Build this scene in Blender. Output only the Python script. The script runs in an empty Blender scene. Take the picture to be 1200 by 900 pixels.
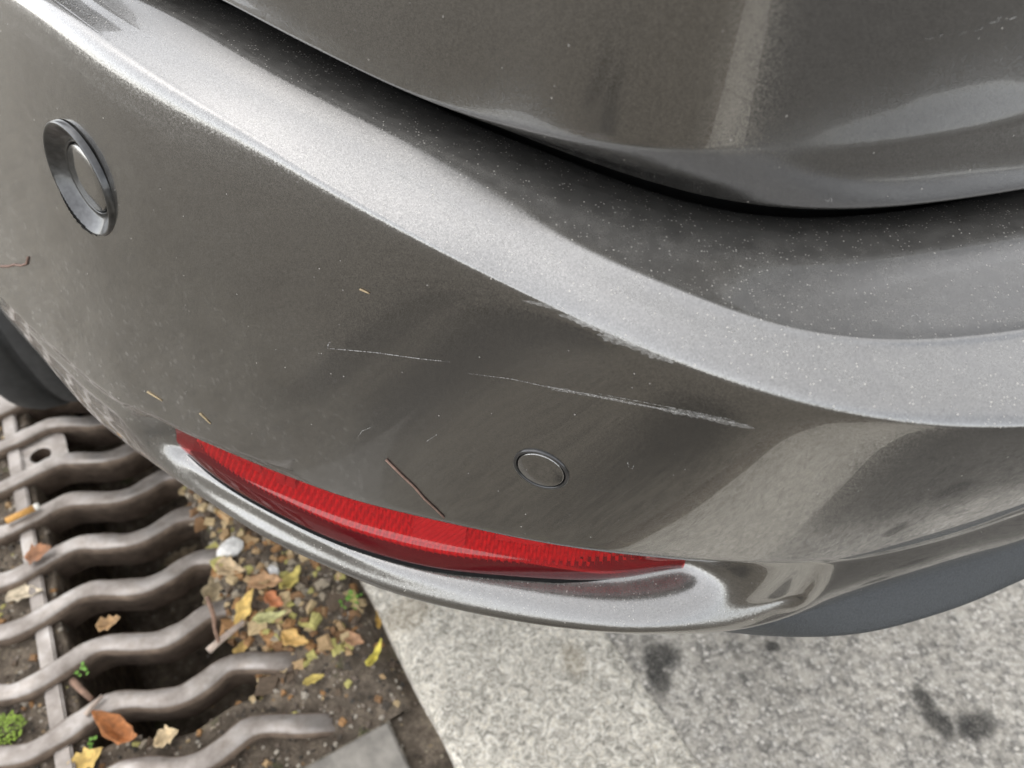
import bpy, bmesh, math, random
import numpy as np
from mathutils import Vector, Matrix
from mathutils.bvhtree import BVHTree

R = math.radians
sc = bpy.context.scene
COL = sc.collection
random.seed(7)
rng = np.random.default_rng(7)

# ------------------------------------------------------------------ camera
CAM_H, F_PX, PITCH = 0.80, 906.0, R(45)
cam_d = bpy.data.cameras.new('camera'); cam = bpy.data.objects.new('camera', cam_d); COL.objects.link(cam)
cam.location = (0, 0, CAM_H); cam.rotation_euler = (R(90) - PITCH, 0, 0)
cam_d.sensor_width = 36; cam_d.lens = 36 * F_PX / 1200
cam_d.clip_start = 0.01; cam_d.clip_end = 500
cam_d.dof.use_dof = True; cam_d.dof.focus_distance = 0.355; cam_d.dof.aperture_fstop = 10.5
sc.camera = cam

# ------------------------------------------------------------------ sky, sun, exposure
SUN_EL, SUN_AZ = R(58), R(285)          # azimuth clockwise from +Y: veiled sun, ahead and to the left of the viewer
w = bpy.data.worlds.new('World'); sc.world = w; w.use_nodes = True
nt = w.node_tree; nt.nodes.clear()
sky = nt.nodes.new('ShaderNodeTexSky'); sky.sky_type = 'NISHITA'; sky.sun_disc = False
sky.sun_elevation = SUN_EL; sky.sun_rotation = SUN_AZ
sky.air_density = 1.0; sky.dust_density = 0.7; sky.ozone_density = 1.0
hs = nt.nodes.new('ShaderNodeHueSaturation'); hs.inputs['Saturation'].default_value = 0.2
bg = nt.nodes.new('ShaderNodeBackground'); bg.inputs['Strength'].default_value = 0.15
wo = nt.nodes.new('ShaderNodeOutputWorld')
nt.links.new(sky.outputs[0], hs.inputs['Color']); nt.links.new(hs.outputs[0], bg.inputs['Color']); nt.links.new(bg.outputs[0], wo.inputs[0])
sun_d = bpy.data.lights.new('sun', 'SUN'); sun = bpy.data.objects.new('sun', sun_d); COL.objects.link(sun)
sun_d.energy = 0.6; sun_d.angle = R(175); sun_d.color = (1.0, 0.96, 0.90)
sd = Vector((math.sin(SUN_AZ) * math.cos(SUN_EL), math.cos(SUN_AZ) * math.cos(SUN_EL), math.sin(SUN_EL)))
sun.rotation_euler = sd.to_track_quat('Z', 'Y').to_euler(); sun.location = sd * 5
vs = sc.view_settings; vs.view_transform = 'Standard'; vs.look = 'None'; vs.exposure = 1.6; vs.gamma = 1; vs.use_curve_mapping = False

cy = sc.cycles; cy.max_bounces = 5; cy.diffuse_bounces = 3; cy.glossy_bounces = 4; cy.transparent_max_bounces = 6; cy.caustics_reflective = False; cy.caustics_refractive = False
cy.use_adaptive_sampling = True; cy.adaptive_threshold = 0.02

# ------------------------------------------------------------------ helpers
def ray(px, py):
    a = (px - 600) / F_PX; b = (450 - py) / F_PX
    c, s = math.cos(PITCH), math.sin(PITCH)
    return np.array([a, c + b * s, -s + b * c])
def at(px, py, z):                       # point of the place at height z seen in that direction
    d = ray(px, py); return np.array([0, 0, CAM_H]) + d * ((z - CAM_H) / d[2])

def mesh_obj(name, verts, faces, mat=None, parent=None, smooth=True):
    me = bpy.data.meshes.new(name); me.from_pydata([tuple(map(float, v)) for v in verts], [], [tuple(f) for f in faces]); me.update()
    if smooth: me.polygons.foreach_set('use_smooth', [True] * len(me.polygons))
    o = bpy.data.objects.new(name, me); COL.objects.link(o)
    if mat: me.materials.append(mat)
    if parent: o.parent = parent
    return o
def tag(o, label=None, cat=None, group=None, kind=None):
    for k, v in (('label', label), ('category', cat), ('group', group), ('kind', kind)):
        if v: o[k] = v
    return o
def empty(name, loc=(0, 0, 0)):
    o = bpy.data.objects.new(name, None); COL.objects.link(o); o.location = tuple(map(float, loc)); o.empty_display_size = .05
    return o
def child(o, parent):                    # keep world placement
    o.parent = parent; o.matrix_parent_inverse = Matrix.Translation(-parent.location) if parent.type == 'EMPTY' else Matrix.Identity(4)
    return o
def grid_faces(nr, nc, flip=False):
    F = []
    for i in range(nr - 1):
        for j in range(nc - 1):
            q = (i * nc + j, i * nc + j + 1, (i + 1) * nc + j + 1, (i + 1) * nc + j)
            F.append(q[::-1] if flip else q)
    return F
def subsurf(o, lv):
    m = o.modifiers.new('subdivision', 'SUBSURF'); m.levels = lv; m.render_levels = lv; return m

class NT:
    """tiny node-tree writer"""
    def __init__(s, name):
        s.m = bpy.data.materials.new(name); s.m.use_nodes = True; s.t = s.m.node_tree; s.t.nodes.clear()
        s.out = s.n('ShaderNodeOutputMaterial')
    def n(s, typ, **kw):
        nd = s.t.nodes.new(typ)
        for k, v in kw.items():
            if k.startswith('i_'):
                key = k[2:]; key = int(key) if key.isdigit() else key.replace('_', ' ')
                s.set(nd.inputs[key], v)
            else: setattr(nd, k, v)
        return nd
    def set(s, inp, v):
        if isinstance(v, bpy.types.NodeSocket): s.t.links.new(v, inp)
        else: inp.default_value = v
    def math(s, op, a, b=None, c=None, clamp=False):
        nd = s.n('ShaderNodeMath', operation=op, use_clamp=clamp)
        s.set(nd.inputs[0], a)
        if b is not None: s.set(nd.inputs[1], b)
        if c is not None: s.set(nd.inputs[2], c)
        return nd.outputs[0]
    def vmath(s, op, a, b=None):
        nd = s.n('ShaderNodeVectorMath', operation=op); s.set(nd.inputs[0], a)
        if b is not None:
            if op == 'SCALE': s.set(nd.inputs[3], b)
            else: s.set(nd.inputs[1], b)
        return nd.outputs[1] if op in ('LENGTH', 'DISTANCE', 'DOT_PRODUCT') else nd.outputs[0]
    def mix(s, f, a, b, mode='MIX'):
        nd = s.n('ShaderNodeMix', data_type='RGBA', blend_type=mode)
        s.set(nd.inputs[0], f); s.set(nd.inputs[6], a); s.set(nd.inputs[7], b); return nd.outputs[2]
    def ramp(s, f, stops, interp='LINEAR'):
        nd = s.n('ShaderNodeValToRGB'); s.set(nd.inputs[0], f); cr = nd.color_ramp; cr.interpolation = interp
        while len(cr.elements) < len(stops): cr.elements.new(.5)
        for e, (p, c) in zip(cr.elements, stops):
            e.position = p; e.color = (c, c, c, 1) if isinstance(c, (int, float)) else (*c, 1)
        return nd.outputs[0]
    def noise(s, scale, detail=3, vec=None, rough=.55, col=False, dist=0):
        nd = s.n('ShaderNodeTexNoise', i_Scale=scale, i_Detail=detail, i_Roughness=rough, i_Distortion=dist)
        if vec is not None: s.set(nd.inputs['Vector'], vec)
        return nd.outputs[1] if col else nd.outputs[0]
    def voro(s, scale, vec=None, feature='F1', rand=1.0):
        nd = s.n('ShaderNodeTexVoronoi', feature=feature, i_Scale=scale, i_Randomness=rand)
        if vec is not None: s.set(nd.inputs['Vector'], vec)
        return nd
    def pos(s): return s.n('ShaderNodeNewGeometry').outputs['Position']
    def bump(s, h, strength=.5, dist=.001, normal=None):
        nd = s.n('ShaderNodeBump', i_Strength=strength, i_Distance=dist); s.set(nd.inputs['Height'], h)
        if normal is not None: s.set(nd.inputs['Normal'], normal)
        return nd.outputs[0]
    def bsdf(s, **kw): return s.n('ShaderNodeBsdfPrincipled', **kw)
    def done(s, sh): s.t.links.new(sh, s.out.inputs[0]); return s.m
    def blob(s, p, centre, rx, ry, ang, wob=.75, soft=.45):
        """0..1 mask of an irregular spot lying on the ground"""
        d = s.vmath('SUBTRACT', p, tuple(map(float, centre)))
        nz = s.vmath('SUBTRACT', s.noise(75, 5, p, col=True, rough=.7), (.5, .5, .5))
        d = s.vmath('ADD', d, s.vmath('SCALE', nz, wob * max(rx, ry)))
        m = s.n('ShaderNodeMapping', vector_type='TEXTURE'); s.set(m.inputs[0], d)
        m.inputs['Rotation'].default_value = (0, 0, ang); m.inputs['Scale'].default_value = (rx, ry, 1)
        l = s.vmath('LENGTH', m.outputs[0])
        r = s.n('ShaderNodeMapRange', interpolation_type='SMOOTHSTEP', i_1=1 - soft, i_2=1 + soft, i_3=1., i_4=0.); s.set(r.inputs[0], l)
        return r.outputs[0]

# ------------------------------------------------------------------ ground frame (kerb direction)
O2 = np.array([-.4468, .2762]); VV = np.array([.8646, .5025]); WW = np.array([-.5025, .8646])
def gp(v, w_, z=0.0):                    # v across the kerb to the right, w along it away from the viewer
    p = O2 + VV * v + WW * w_; return np.array([p[0], p[1], z])
def to_vw(p): d = np.asarray(p[:2]) - O2; return float(d @ VV), float(d @ WW)
def vw_px(px, py, z=0.0): return to_vw(at(px, py, z))
KERB_V0, KERB_V1 = .333, .548

# ------------------------------------------------------------------ materials
def mat_asphalt():
    t = NT('asphalt'); p = t.pos()
    v1 = t.voro(230, t.vmath('ADD', p, t.vmath('SCALE', t.noise(160, 2, p, col=True), .004))); v2 = t.voro(480, p)
    n1 = t.noise(9, 4, p); n2 = t.noise(420, 3, p); n3 = t.noise(60, 4, p, rough=.7)
    agg = t.n('ShaderNodeSeparateColor'); t.set(agg.inputs[0], v1.outputs['Color'])
    base = t.ramp(agg.outputs[0], [(0, (.15, .140, .122)), (.45, (.30, .280, .246)), (.8, (.41, .384, .338)), (1, (.58, .545, .485))])
    edge = t.ramp(v1.outputs['Distance'], [(.35, 0.), (.8, 1.)])
    base = t.mix(t.math('MULTIPLY', edge, .62), base, (.085, .08, .073, 1))
    base = t.mix(t.ramp(n3, [(.4, 0.), (.62, .75)]), base, (.44, .405, .345, 1))
    base = t.mix(t.ramp(t.noise(130, 4, p, rough=.65, dist=.8), [(.36, .65), (.46, 0.)]), base, (.13, .118, .10, 1))
    base = t.mix(.35, base, t.ramp(n2, [(.3, .06), (.7, .42)]), 'OVERLAY')
    base = t.mix(1, base, t.ramp(n1, [(.3, .78), (.7, 1.12)]), 'MULTIPLY')
    sv = t.n('ShaderNodeSeparateXYZ'); t.set(sv.inputs[0], p)      # tarmac darkened out of view, added for contrast in the paint's reflections
    wcoord = t.math('ADD', t.math('MULTIPLY', sv.outputs[0], -.5025), t.math('MULTIPLY', sv.outputs[1], .8646)); wcoord = t.math('SUBTRACT', wcoord, .4633)
    vcoord = t.math('SUBTRACT', t.math('ADD', t.math('MULTIPLY', sv.outputs[0], .8646), t.math('MULTIPLY', sv.outputs[1], .5025)), -.2475)
    nn = t.math('MULTIPLY', t.math('SUBTRACT', t.noise(7, 4, p), .5), .10)
    m1 = t.n('ShaderNodeMapRange', interpolation_type='SMOOTHSTEP', i_1=-.50, i_2=-.58, i_3=0., i_4=1.); t.set(m1.inputs[0], t.math('ADD', wcoord, nn))
    m2 = t.n('ShaderNodeMapRange', interpolation_type='SMOOTHSTEP', i_1=1.4, i_2=1.7, i_3=0., i_4=1.); t.set(m2.inputs[0], t.math('ADD', vcoord, nn))
    m3 = t.math('LESS_THAN', vcoord, .32)
    unseen_dark = t.math('MAXIMUM', m1.outputs[0], m2.outputs[0])
    base = t.mix(1, base, t.mix(m3, t.ramp(unseen_dark, [(0, 1.34), (1, .46)]), (.66, .625, .56, 1)), 'MULTIPLY')
    stain_refl = 0
    spots = [(768, 784, .013, .030, .1), (776, 770, .019, .013, .3), (1100, 846, .012, .020, .5), (1082, 820, .010, .015, .3), (905, 758, .009, .006, 0)]
    for px, py, rx, ry, an in spots:
        b = t.blob(p, at(px, py, 0), rx, ry, an); stain_refl = b if stain_refl == 0 else t.math('MAXIMUM', stain_refl, b)
    for cx, cy, rx, ry, an in REFLECTED_SPOTS:
        stain_refl = t.math('MAXIMUM', stain_refl, t.blob(p, (cx, cy, 0), rx, ry, an))
    base = t.mix(t.math('MULTIPLY', t.math('MULTIPLY', stain_refl, t.ramp(n2, [(.3, .6), (.55, 1.)])), .9), base, (.020, .019, .017, 1))
    h = t.math('ADD', t.math('MULTIPLY', v1.outputs['Distance'], -1.0), t.math('MULTIPLY', v2.outputs['Distance'], -.35))
    h = t.math('ADD', h, t.math('MULTIPLY', n3, .8))
    b = t.bsdf(i_Base_Color=base, i_Roughness=.85, i_Normal=t.bump(h, .45, .0016))
    b.inputs['Specular IOR Level'].default_value = .25
    return t.done(b.outputs[0])
REFLECTED_SPOTS = [(-.59, -.21, .12, .075, .3), (-.07, -.09, .11, .07, .3), (-.86, -.18, .07, .12, .2), (-.68, -.31, .06, .10, .2), (.47, .31, .02, .015, .3), (.47, .22, .022, .015, .3), (.55, .17, .03, .016, .3)]  # large dark spots added out of view for the paint to reflect

def mat_stone():
    t = NT('kerb_concrete'); p = t.pos()
    n1 = t.noise(85, 5, p, rough=.72, dist=1.6); n2 = t.noise(380, 4, p, rough=.65); n3 = t.noise(7, 3, p)
    c = t.ramp(n1, [(.30, (.18, .166, .138)), (.47, (.48, .447, .38)), (.62, (.72, .68, .60))])
    c = t.mix(.55, c, t.ramp(n2, [(.32, .12), (.66, .62)]), 'OVERLAY')
    c = t.mix(1, c, t.ramp(n3, [(.3, .92), (.7, 1.16)]), 'MULTIPLY')
    v = t.voro(120, p)
    pit = t.math('MULTIPLY', t.ramp(v.outputs['Distance'], [(.12, 1.), (.22, 0.)]), t.ramp(n1, [(.42, 1.), (.5, 0.)]))
    c = t.mix(t.math('MULTIPLY', pit, .6), c, (.08, .075, .065, 1))
    st = t.math('MAXIMUM', t.blob(p, at(672, 775, 0), .012, .02, .3), t.blob(p, at(480, 720, 0), .03, .02, .6))
    c = t.mix(t.math('MULTIPLY', st, .22), c, (.2, .13, .04, 1))
    b = t.bsdf(i_Base_Color=c, i_Roughness=.9, i_Normal=t.bump(t.math('ADD', n1, t.math('MULTIPLY', n2, .6)), .6, .003))
    b.inputs['Specular IOR Level'].default_value = .2
    return t.done(b.outputs[0])

def mat_soil():
    t = NT('soil'); p = t.pos()
    n1 = t.noise(45, 6, p, rough=.75); n2 = t.noise(260, 4, p, rough=.7); v = t.voro(190, p)
    c = t.ramp(n1, [(.3, (.045, .036, .027)), (.5, (.125, .10, .075)), (.7, (.26, .21, .155))])
    s_ = t.n('ShaderNodeSeparateColor'); t.set(s_.inputs[0], v.outputs['Color'])
    bit = t.math('MULTIPLY', t.ramp(s_.outputs[1], [(.86, 0.), (.88, 1.)]), t.ramp(v.outputs['Distance'], [(.3, 1.), (.42, 0.)]))
    c = t.mix(t.math('MULTIPLY', bit, .8), c, t.ramp(s_.outputs[0], [(0, (.28, .17, .08)), (.5, (.24, .2, .13)), (1, (.42, .38, .32))]))
    moss = t.math('MULTIPLY', t.ramp(t.noise(28, 4, p), [(.62, 0.), (.7, 1.)]), .35)
    c = t.mix(moss, c, (.05, .08, .012, 1))
    b = t.bsdf(i_Base_Color=c, i_Roughness=.95, i_Normal=t.bump(t.math('ADD', n1, t.math('MULTIPLY', n2, .5)), .8, .006))
    b.inputs['Specular IOR Level'].default_value = .15
    return t.done(b.outputs[0])

def mat_iron():
    t = NT('worn_cast_iron'); p = t.pos()
    n1 = t.noise(60, 5, p, rough=.65); n2 = t.noise(500, 3, p)
    up = t.n('ShaderNodeSeparateXYZ'); t.set(up.inputs[0], t.n('ShaderNodeNewGeometry').outputs['Normal'])
    worn = t.math('MULTIPLY', t.ramp(up.outputs[2], [(.72, 0.), (.93, 1.)]), t.ramp(t.noise(22, 4, p), [(.3, .45), (.65, 1.)]))
    c = t.mix(worn, t.ramp(n1, [(.3, (.06, .040, .027)), (.7, (.17, .122, .085))]), t.ramp(n1, [(.25, (.26, .222, .185)), (.75, (.42, .395, .37))]))
    ro = t.ramp(worn, [(0, .85), (1, .36)])
    b = t.bsdf(i_Base_Color=c, i_Roughness=ro, i_Metallic=t.math('MULTIPLY', worn, .8), i_Normal=t.bump(t.math('ADD', n1, t.math('MULTIPLY', n2, .4)), .35, .0015))
    return t.done(b.outputs[0])

def mat_paint(name='grey_metallic_paint', dust=1.0):
    t = NT(name); geo = t.n('ShaderNodeNewGeometry'); p = geo.outputs['Position']; N = geo.outputs['Normal']
    # flakes
    fl = t.voro(2800, p)
    fv = t.vmath('SCALE', t.vmath('SUBTRACT', fl.outputs['Color'], (.5, .5, .5)), .10)
    flN = t.vmath('NORMALIZE', t.vmath('ADD', N, fv))
    fs = t.n('ShaderNodeSeparateColor'); t.set(fs.inputs[0], fl.outputs['Color'])
    base = t.mix(fs.outputs[2], (.135, .132, .128, 1), (.235, .230, .223, 1))
    # grime: thin dry film, thicker low down and toward the road side, and water spots
    sx = t.n('ShaderNodeSeparateXYZ'); t.set(sx.inputs[0], p)
    low = t.n('ShaderNodeMapRange', i_1=.58, i_2=.42, i_3=0., i_4=1.); t.set(low.inputs[0], sx.outputs[2])
    side = t.n('ShaderNodeMapRange', i_1=-.02, i_2=-.30, i_3=.12, i_4=1.); t.set(side.inputs[0], sx.outputs[0])
    spn = t.voro(290, t.vmath('ADD', p, t.vmath('SCALE', t.noise(90, 2, p, col=True), .006)))
    spc = t.n('ShaderNodeSeparateColor'); t.set(spc.inputs[0], spn.outputs['Color'])
    spot = t.math('MULTIPLY', t.ramp(spn.outputs['Distance'], [(.2, 1.), (.5, 0.)]), t.ramp(spc.outputs[0], [(.55, 0.), (.95, 1.)]))
    film = t.math('MULTIPLY', t.math('MULTIPLY', t.math('ADD', .25, t.math('MULTIPLY', low.outputs[0], .75)), side.outputs[0]),
                  t.math('ADD', .16, t.math('MULTIPLY', spot, .26)))
    film = t.math('MULTIPLY', film, t.ramp(t.noise(30, 4, p), [(.3, .4), (.65, 1.)]))
    # dust grains, mostly where they can lie
    up = t.n('ShaderNodeSeparateXYZ'); t.set(up.inputs[0], N)
    lie = t.n('ShaderNodeMapRange', i_1=.3, i_2=.95, i_3=.02, i_4=1.); t.set(lie.inputs[0], up.outputs[2])
    drift = t.math('MULTIPLY', lie.outputs[0], t.ramp(t.noise(16, 4, p, dist=.6), [(.35, .25), (.65, 1.)]))
    g = None
    for sc_, rad, keep in ((430, .12, .68), (900, .2, .78)):
        vd = t.voro(sc_, p); cs = t.n('ShaderNodeSeparateColor'); t.set(cs.inputs[0], vd.outputs['Color'])
        thr = t.math('SUBTRACT', 1.0, t.math('MULTIPLY', drift, 1 - keep))
        on = t.math('GREATER_THAN', cs.outputs[0], thr)
        gg = t.math('MULTIPLY', on, t.ramp(vd.outputs['Distance'], [(rad, 1.), (rad * 1.7, 0.)]))
        gg = t.math('MULTIPLY', gg, t.math('ADD', .25, t.math('MULTIPLY', cs.outputs[1], .6)))
        g = gg if g is None else t.math('MAXIMUM', g, gg)
    haze_n = t.math('MULTIPLY', t.math('MULTIPLY', lie.outputs[0], .15), t.ramp(t.noise(140, 4, p), [(.3, .6), (.7, 1.)]))
    cover = t.math('MULTIPLY', t.math('MAXIMUM', t.math('MAXIMUM', g, film), haze_n), dust, clamp=True)
    paint = t.bsdf(i_Base_Color=base, i_Metallic=.95, i_Roughness=.205, i_Normal=flN)
    paint.inputs['Coat Weight'].default_value = 1.0; paint.inputs['Coat IOR'].default_value = 1.55
    paint.inputs['Coat Roughness'].default_value = .035
    dirt = t.bsdf(i_Base_Color=(.48, .455, .41, 1), i_Roughness=.9)
    ms = t.n('ShaderNodeMixShader'); t.set(ms.inputs[0], cover); t.set(ms.inputs[1], paint.outputs[0]); t.set(ms.inputs[2], dirt.outputs[0])
    return t.done(ms.outputs[0])

def mat_simple(name, col, rough=.6, metal=0, nscale=80, var=.25, bump=.2, coat=0, spec=.5, dist=.001):
    t = NT(name); p = t.n('ShaderNodeTexCoord').outputs['Object']
    n = t.noise(nscale, 4, p)
    lo = tuple(c * (1 - var) for c in col); hi = tuple(min(1, c * (1 + var)) for c in col)
    b = t.bsdf(i_Base_Color=t.ramp(n, [(.3, lo), (.7, hi)]), i_Roughness=rough, i_Metallic=metal, i_Normal=t.bump(n, bump, dist))
    b.inputs['Coat Weight'].default_value = coat; b.inputs['Specular IOR Level'].default_value = spec
    return t.done(b.outputs[0])

def mat_lens():
    t = NT('red_lens')
    p = t.pos()
    tr = t.n('ShaderNodeBsdfTransparent', i_Color=(.86, .13, .13, 1))
    gl = t.n('ShaderNodeBsdfGlossy', i_Roughness=.05, i_Color=(1, 1, 1, 1))
    di = t.n('ShaderNodeBsdfDiffuse', i_Color=(.34, .010, .022, 1))
    m0 = t.n('ShaderNodeMixShader', i_0=.20); t.set(m0.inputs[1], tr.outputs[0]); t.set(m0.inputs[2], di.outputs[0])
    fr = t.n('ShaderNodeFresnel', i_IOR=1.5)
    m1 = t.n('ShaderNodeMixShader'); t.set(m1.inputs[0], fr.outputs[0]); t.set(m1.inputs[1], m0.outputs[0]); t.set(m1.inputs[2], gl.outputs[0])
    return t.done(m1.outputs[0])

M = {}
M['asphalt'] = mat_asphalt(); M['stone'] = mat_stone(); M['soil'] = mat_soil(); M['iron'] = mat_iron()
M['paint'] = mat_paint(); M['lens'] = mat_lens()
M['trim'] = mat_simple('grey_plastic', (.036, .039, .041), .55, 0, 900, .3, .5)
M['black'] = mat_simple('black_plastic', (.010, .010, .010), .9, 0, 200, .2, .2, spec=.08)
M['rubber'] = mat_simple('tyre_rubber', (.035, .035, .034), .75, 0, 60, .3, .2, dist=.002)
M['rim'] = mat_simple('alloy', (.4, .4, .41), .35, .9, 80, .1, .1)
M['ring'] = mat_simple('sensor_ring_satin', (.06, .06, .06), .30, .8, 300, .25, .1, coat=.4)
M['ring_dark'] = mat_simple('sensor_ring_dark', (.03, .03, .03), .28, .3, 300, .25, .1, coat=.5)
M['gutter'] = mat_simple('gutter_concrete', (.23, .21, .18), .9, 0, 45, .3, .6, dist=.003)
M['prism'] = mat_simple('reflector_prisms', (.88, .30, .28), .3, .05, 300, .2, .1)
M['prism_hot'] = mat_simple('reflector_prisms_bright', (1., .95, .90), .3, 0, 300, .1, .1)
def mat_scratch(name, col, op):
    t = NT(name); p = t.pos(); d = t.bsdf(i_Base_Color=col, i_Roughness=.8); tr = t.n('ShaderNodeBsdfTransparent')
    m = t.n('ShaderNodeMixShader'); t.set(m.inputs[0], t.math('MULTIPLY', t.ramp(t.noise(700, 3, p), [(.35, .25), (.65, 1.)]), op)); t.set(m.inputs[1], tr.outputs[0]); t.set(m.inputs[2], d.outputs[0])
    return t.done(m.outputs[0])
M['scratch'] = mat_scratch('scratched_clearcoat', (.5, .49, .47, 1), .62)
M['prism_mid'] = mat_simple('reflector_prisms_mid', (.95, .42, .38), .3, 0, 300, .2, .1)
M['scuff'] = mat_scratch('scuffed_clearcoat', (.55, .54, .52, 1), .30)

# ================================================================== GROUND
def quad_sheet(name, rects, z, mat, n=1):
    V, Fc = [], []
    for (v0, v1, w0, w1) in rects:
        i = len(V); V += [gp(v0, w0, z), gp(v1, w0, z), gp(v1, w1, z), gp(v0, w1, z)]; Fc.append((i, i + 1, i + 2, i + 3))
    return mesh_obj(name, V, Fc, mat, smooth=False)
FAR = 150
GR_V0, GR_V1, GR_W0, GR_W1 = -.34, KERB_V0, -.125, .80
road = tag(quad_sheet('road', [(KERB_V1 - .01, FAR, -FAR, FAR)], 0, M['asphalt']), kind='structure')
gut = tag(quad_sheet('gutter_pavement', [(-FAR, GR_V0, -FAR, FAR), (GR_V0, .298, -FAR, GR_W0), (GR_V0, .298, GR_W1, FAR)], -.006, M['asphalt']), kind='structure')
strip = tag(quad_sheet('soil_strip', [(.297, KERB_V0 + .01, -FAR, GR_W0 + .001), (.297, KERB_V0 + .01, GR_W1 - .001, FAR)], -.012, M['soil']), kind='structure')

# kerb stones
kerb = empty('kerb', gp(KERB_V0, 0, 0)); tag(kerb, kind='structure')
def kerb_stone(w0, w1, seed):
    r = random.Random(seed); nv, nw = 14, 60; V = []
    prof = [(KERB_V0 + .004, -.25), (KERB_V0 + .002, -.02), (KERB_V0 + .001, -.010), (KERB_V0 + .005, -.003), (KERB_V0 + .013, .0018)]
    prof += [(KERB_V0 + .013 + (KERB_V1 - KERB_V0 - .022) * k / 8, .004) for k in range(1, 9)] + [(KERB_V1 - .002, .0), (KERB_V1, -.03)]
    nc = len(prof)
    for i in range(nw + 1):
        wq = w0 + (w1 - w0) * i / nw
        e = min(i, nw - i)
        for k, (v, z) in enumerate(prof):
            jig = .0012 * math.sin(wq * 37 + k) + .0014 * math.sin(wq * 83 + 2 * k + seed) + r.uniform(-.0006, .0006)
            V.append(gp(v + (jig if k < 6 else jig * .3), wq, z - (.004 if e == 0 else 0) + (r.uniform(-.0005, .0005) if k > 3 else jig * .6)))
    o = mesh_obj('kerb_stone', V, grid_faces(nw + 1, nc), M['stone']); child(o, kerb)
    subsurf(o, 1)
for i, (a, b) in enumerate([(-3.2, -2.204), (-2.2, -1.204), (-1.2, .396), (.4, 1.396), (1.4, 2.4)]):
    kerb_stone(a, b, i + 3)

# drain pit soil: a relief with open slots under the bars
def sstep(a, b, x): t_ = np.clip((x - a) / (b - a), 0, 1); return t_ * t_ * (3 - 2 * t_)
SHv = [-.33, -.285, -.27, -.225, -.2, -.172, -.145, -.115, -.085, -.055, -.03, -.005, .03, .055, .085, .115, .145, .172, .2, .225, .27, .29]
SHw = [.046, .045, .042, .030, .016, .005, .017, .024, .012, -.002, -.016, -.014, -.006, .0, -.018, -.034, -.031, -.020, -.036, -.052, -.062, -.064]
_fv = np.linspace(-.34, .30, 161); _fw = np.interp(_fv, SHv, SHw)
_k = np.exp(-.5 * (np.arange(-6, 7) / 2.6) ** 2); _k /= _k.sum(); _fw = np.convolve(np.pad(_fw, 6, mode='edge'), _k, mode='valid')
def bar_w(v): return np.interp(v, _fv, _fw)
PITCHW = .0752
def vnoise(x, y, s):
    r = np.random.default_rng(s); out = 0
    for k in range(6):
        f_ = 14 * 1.8 ** k; a = r.uniform(0, 6.28, 4)
        out = out + (np.sin(f_ * x + a[0] + 1.7 * np.sin(f_ * .7 * y + a[1])) * np.sin(f_ * y + a[2] + 1.3 * np.sin(f_ * .6 * x + a[3]))) * .6 ** k
    return out / 2
nv, nw = 220, 300
gv = np.linspace(GR_V0, KERB_V0 + .01, nv); gw = np.linspace(GR_W0, GR_W1, nw)
A_, B_ = np.meshgrid(gv, gw)
nz = vnoise(A_, B_, 3)
Z = -.016 + .004 * nz
pitm = sstep(.020, .036, A_ + .006 * nz) * (1 - sstep(.172, .20, A_ + .016 * nz - .12 * np.clip(.05 - B_, 0, 1) + .0 * B_)) * sstep(.0, .035, B_ - bar_w(A_) + .012 * nz)
pitm2 = (1 - sstep(-.036, -.02, A_)) * sstep(-.19, -.17, A_) * sstep(.5, .55, B_)
Z = Z - .26 * np.maximum(pitm, pitm2)
low_heap = sstep(.20, .27, A_ + .015 * nz) * (1 - sstep(.31, .335, A_)) * (1 - sstep(-.02, .06, B_))
heap = sstep(.165, .225, A_ + .015 * nz) * (1 - sstep(.31, .335, A_)) * sstep(-.01, .07, B_) * (1 - sstep(.35, .55, B_))
Z = Z + heap * (.019 + .006 * nz) + low_heap * (.011 + .004 * nz)
rim_ = np.minimum(sstep(GR_V0, GR_V0 + .02, A_), 1)
verts = [gp(A_[i, j], B_[i, j], Z[i, j]) for i in range(nw) for j in range(nv)]
soil = tag(mesh_obj('soil', verts, grid_faces(nw, nv), M['soil']), kind='structure')
def soil_z(v, w_):
    i = int(np.clip(np.searchsorted(gw, w_), 0, nw - 1)); j = int(np.clip(np.searchsorted(gv, v), 0, nv - 1)); return float(Z[i, j])
pit = tag(mesh_obj('drain_pit', [gp(GR_V0, GR_W0, -.4), gp(GR_V1, GR_W0, -.4), gp(GR_V1, GR_W1, -.4), gp(GR_V0, GR_W1, -.4)], [(0, 1, 2, 3)], M['soil']), kind='structure')

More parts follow.
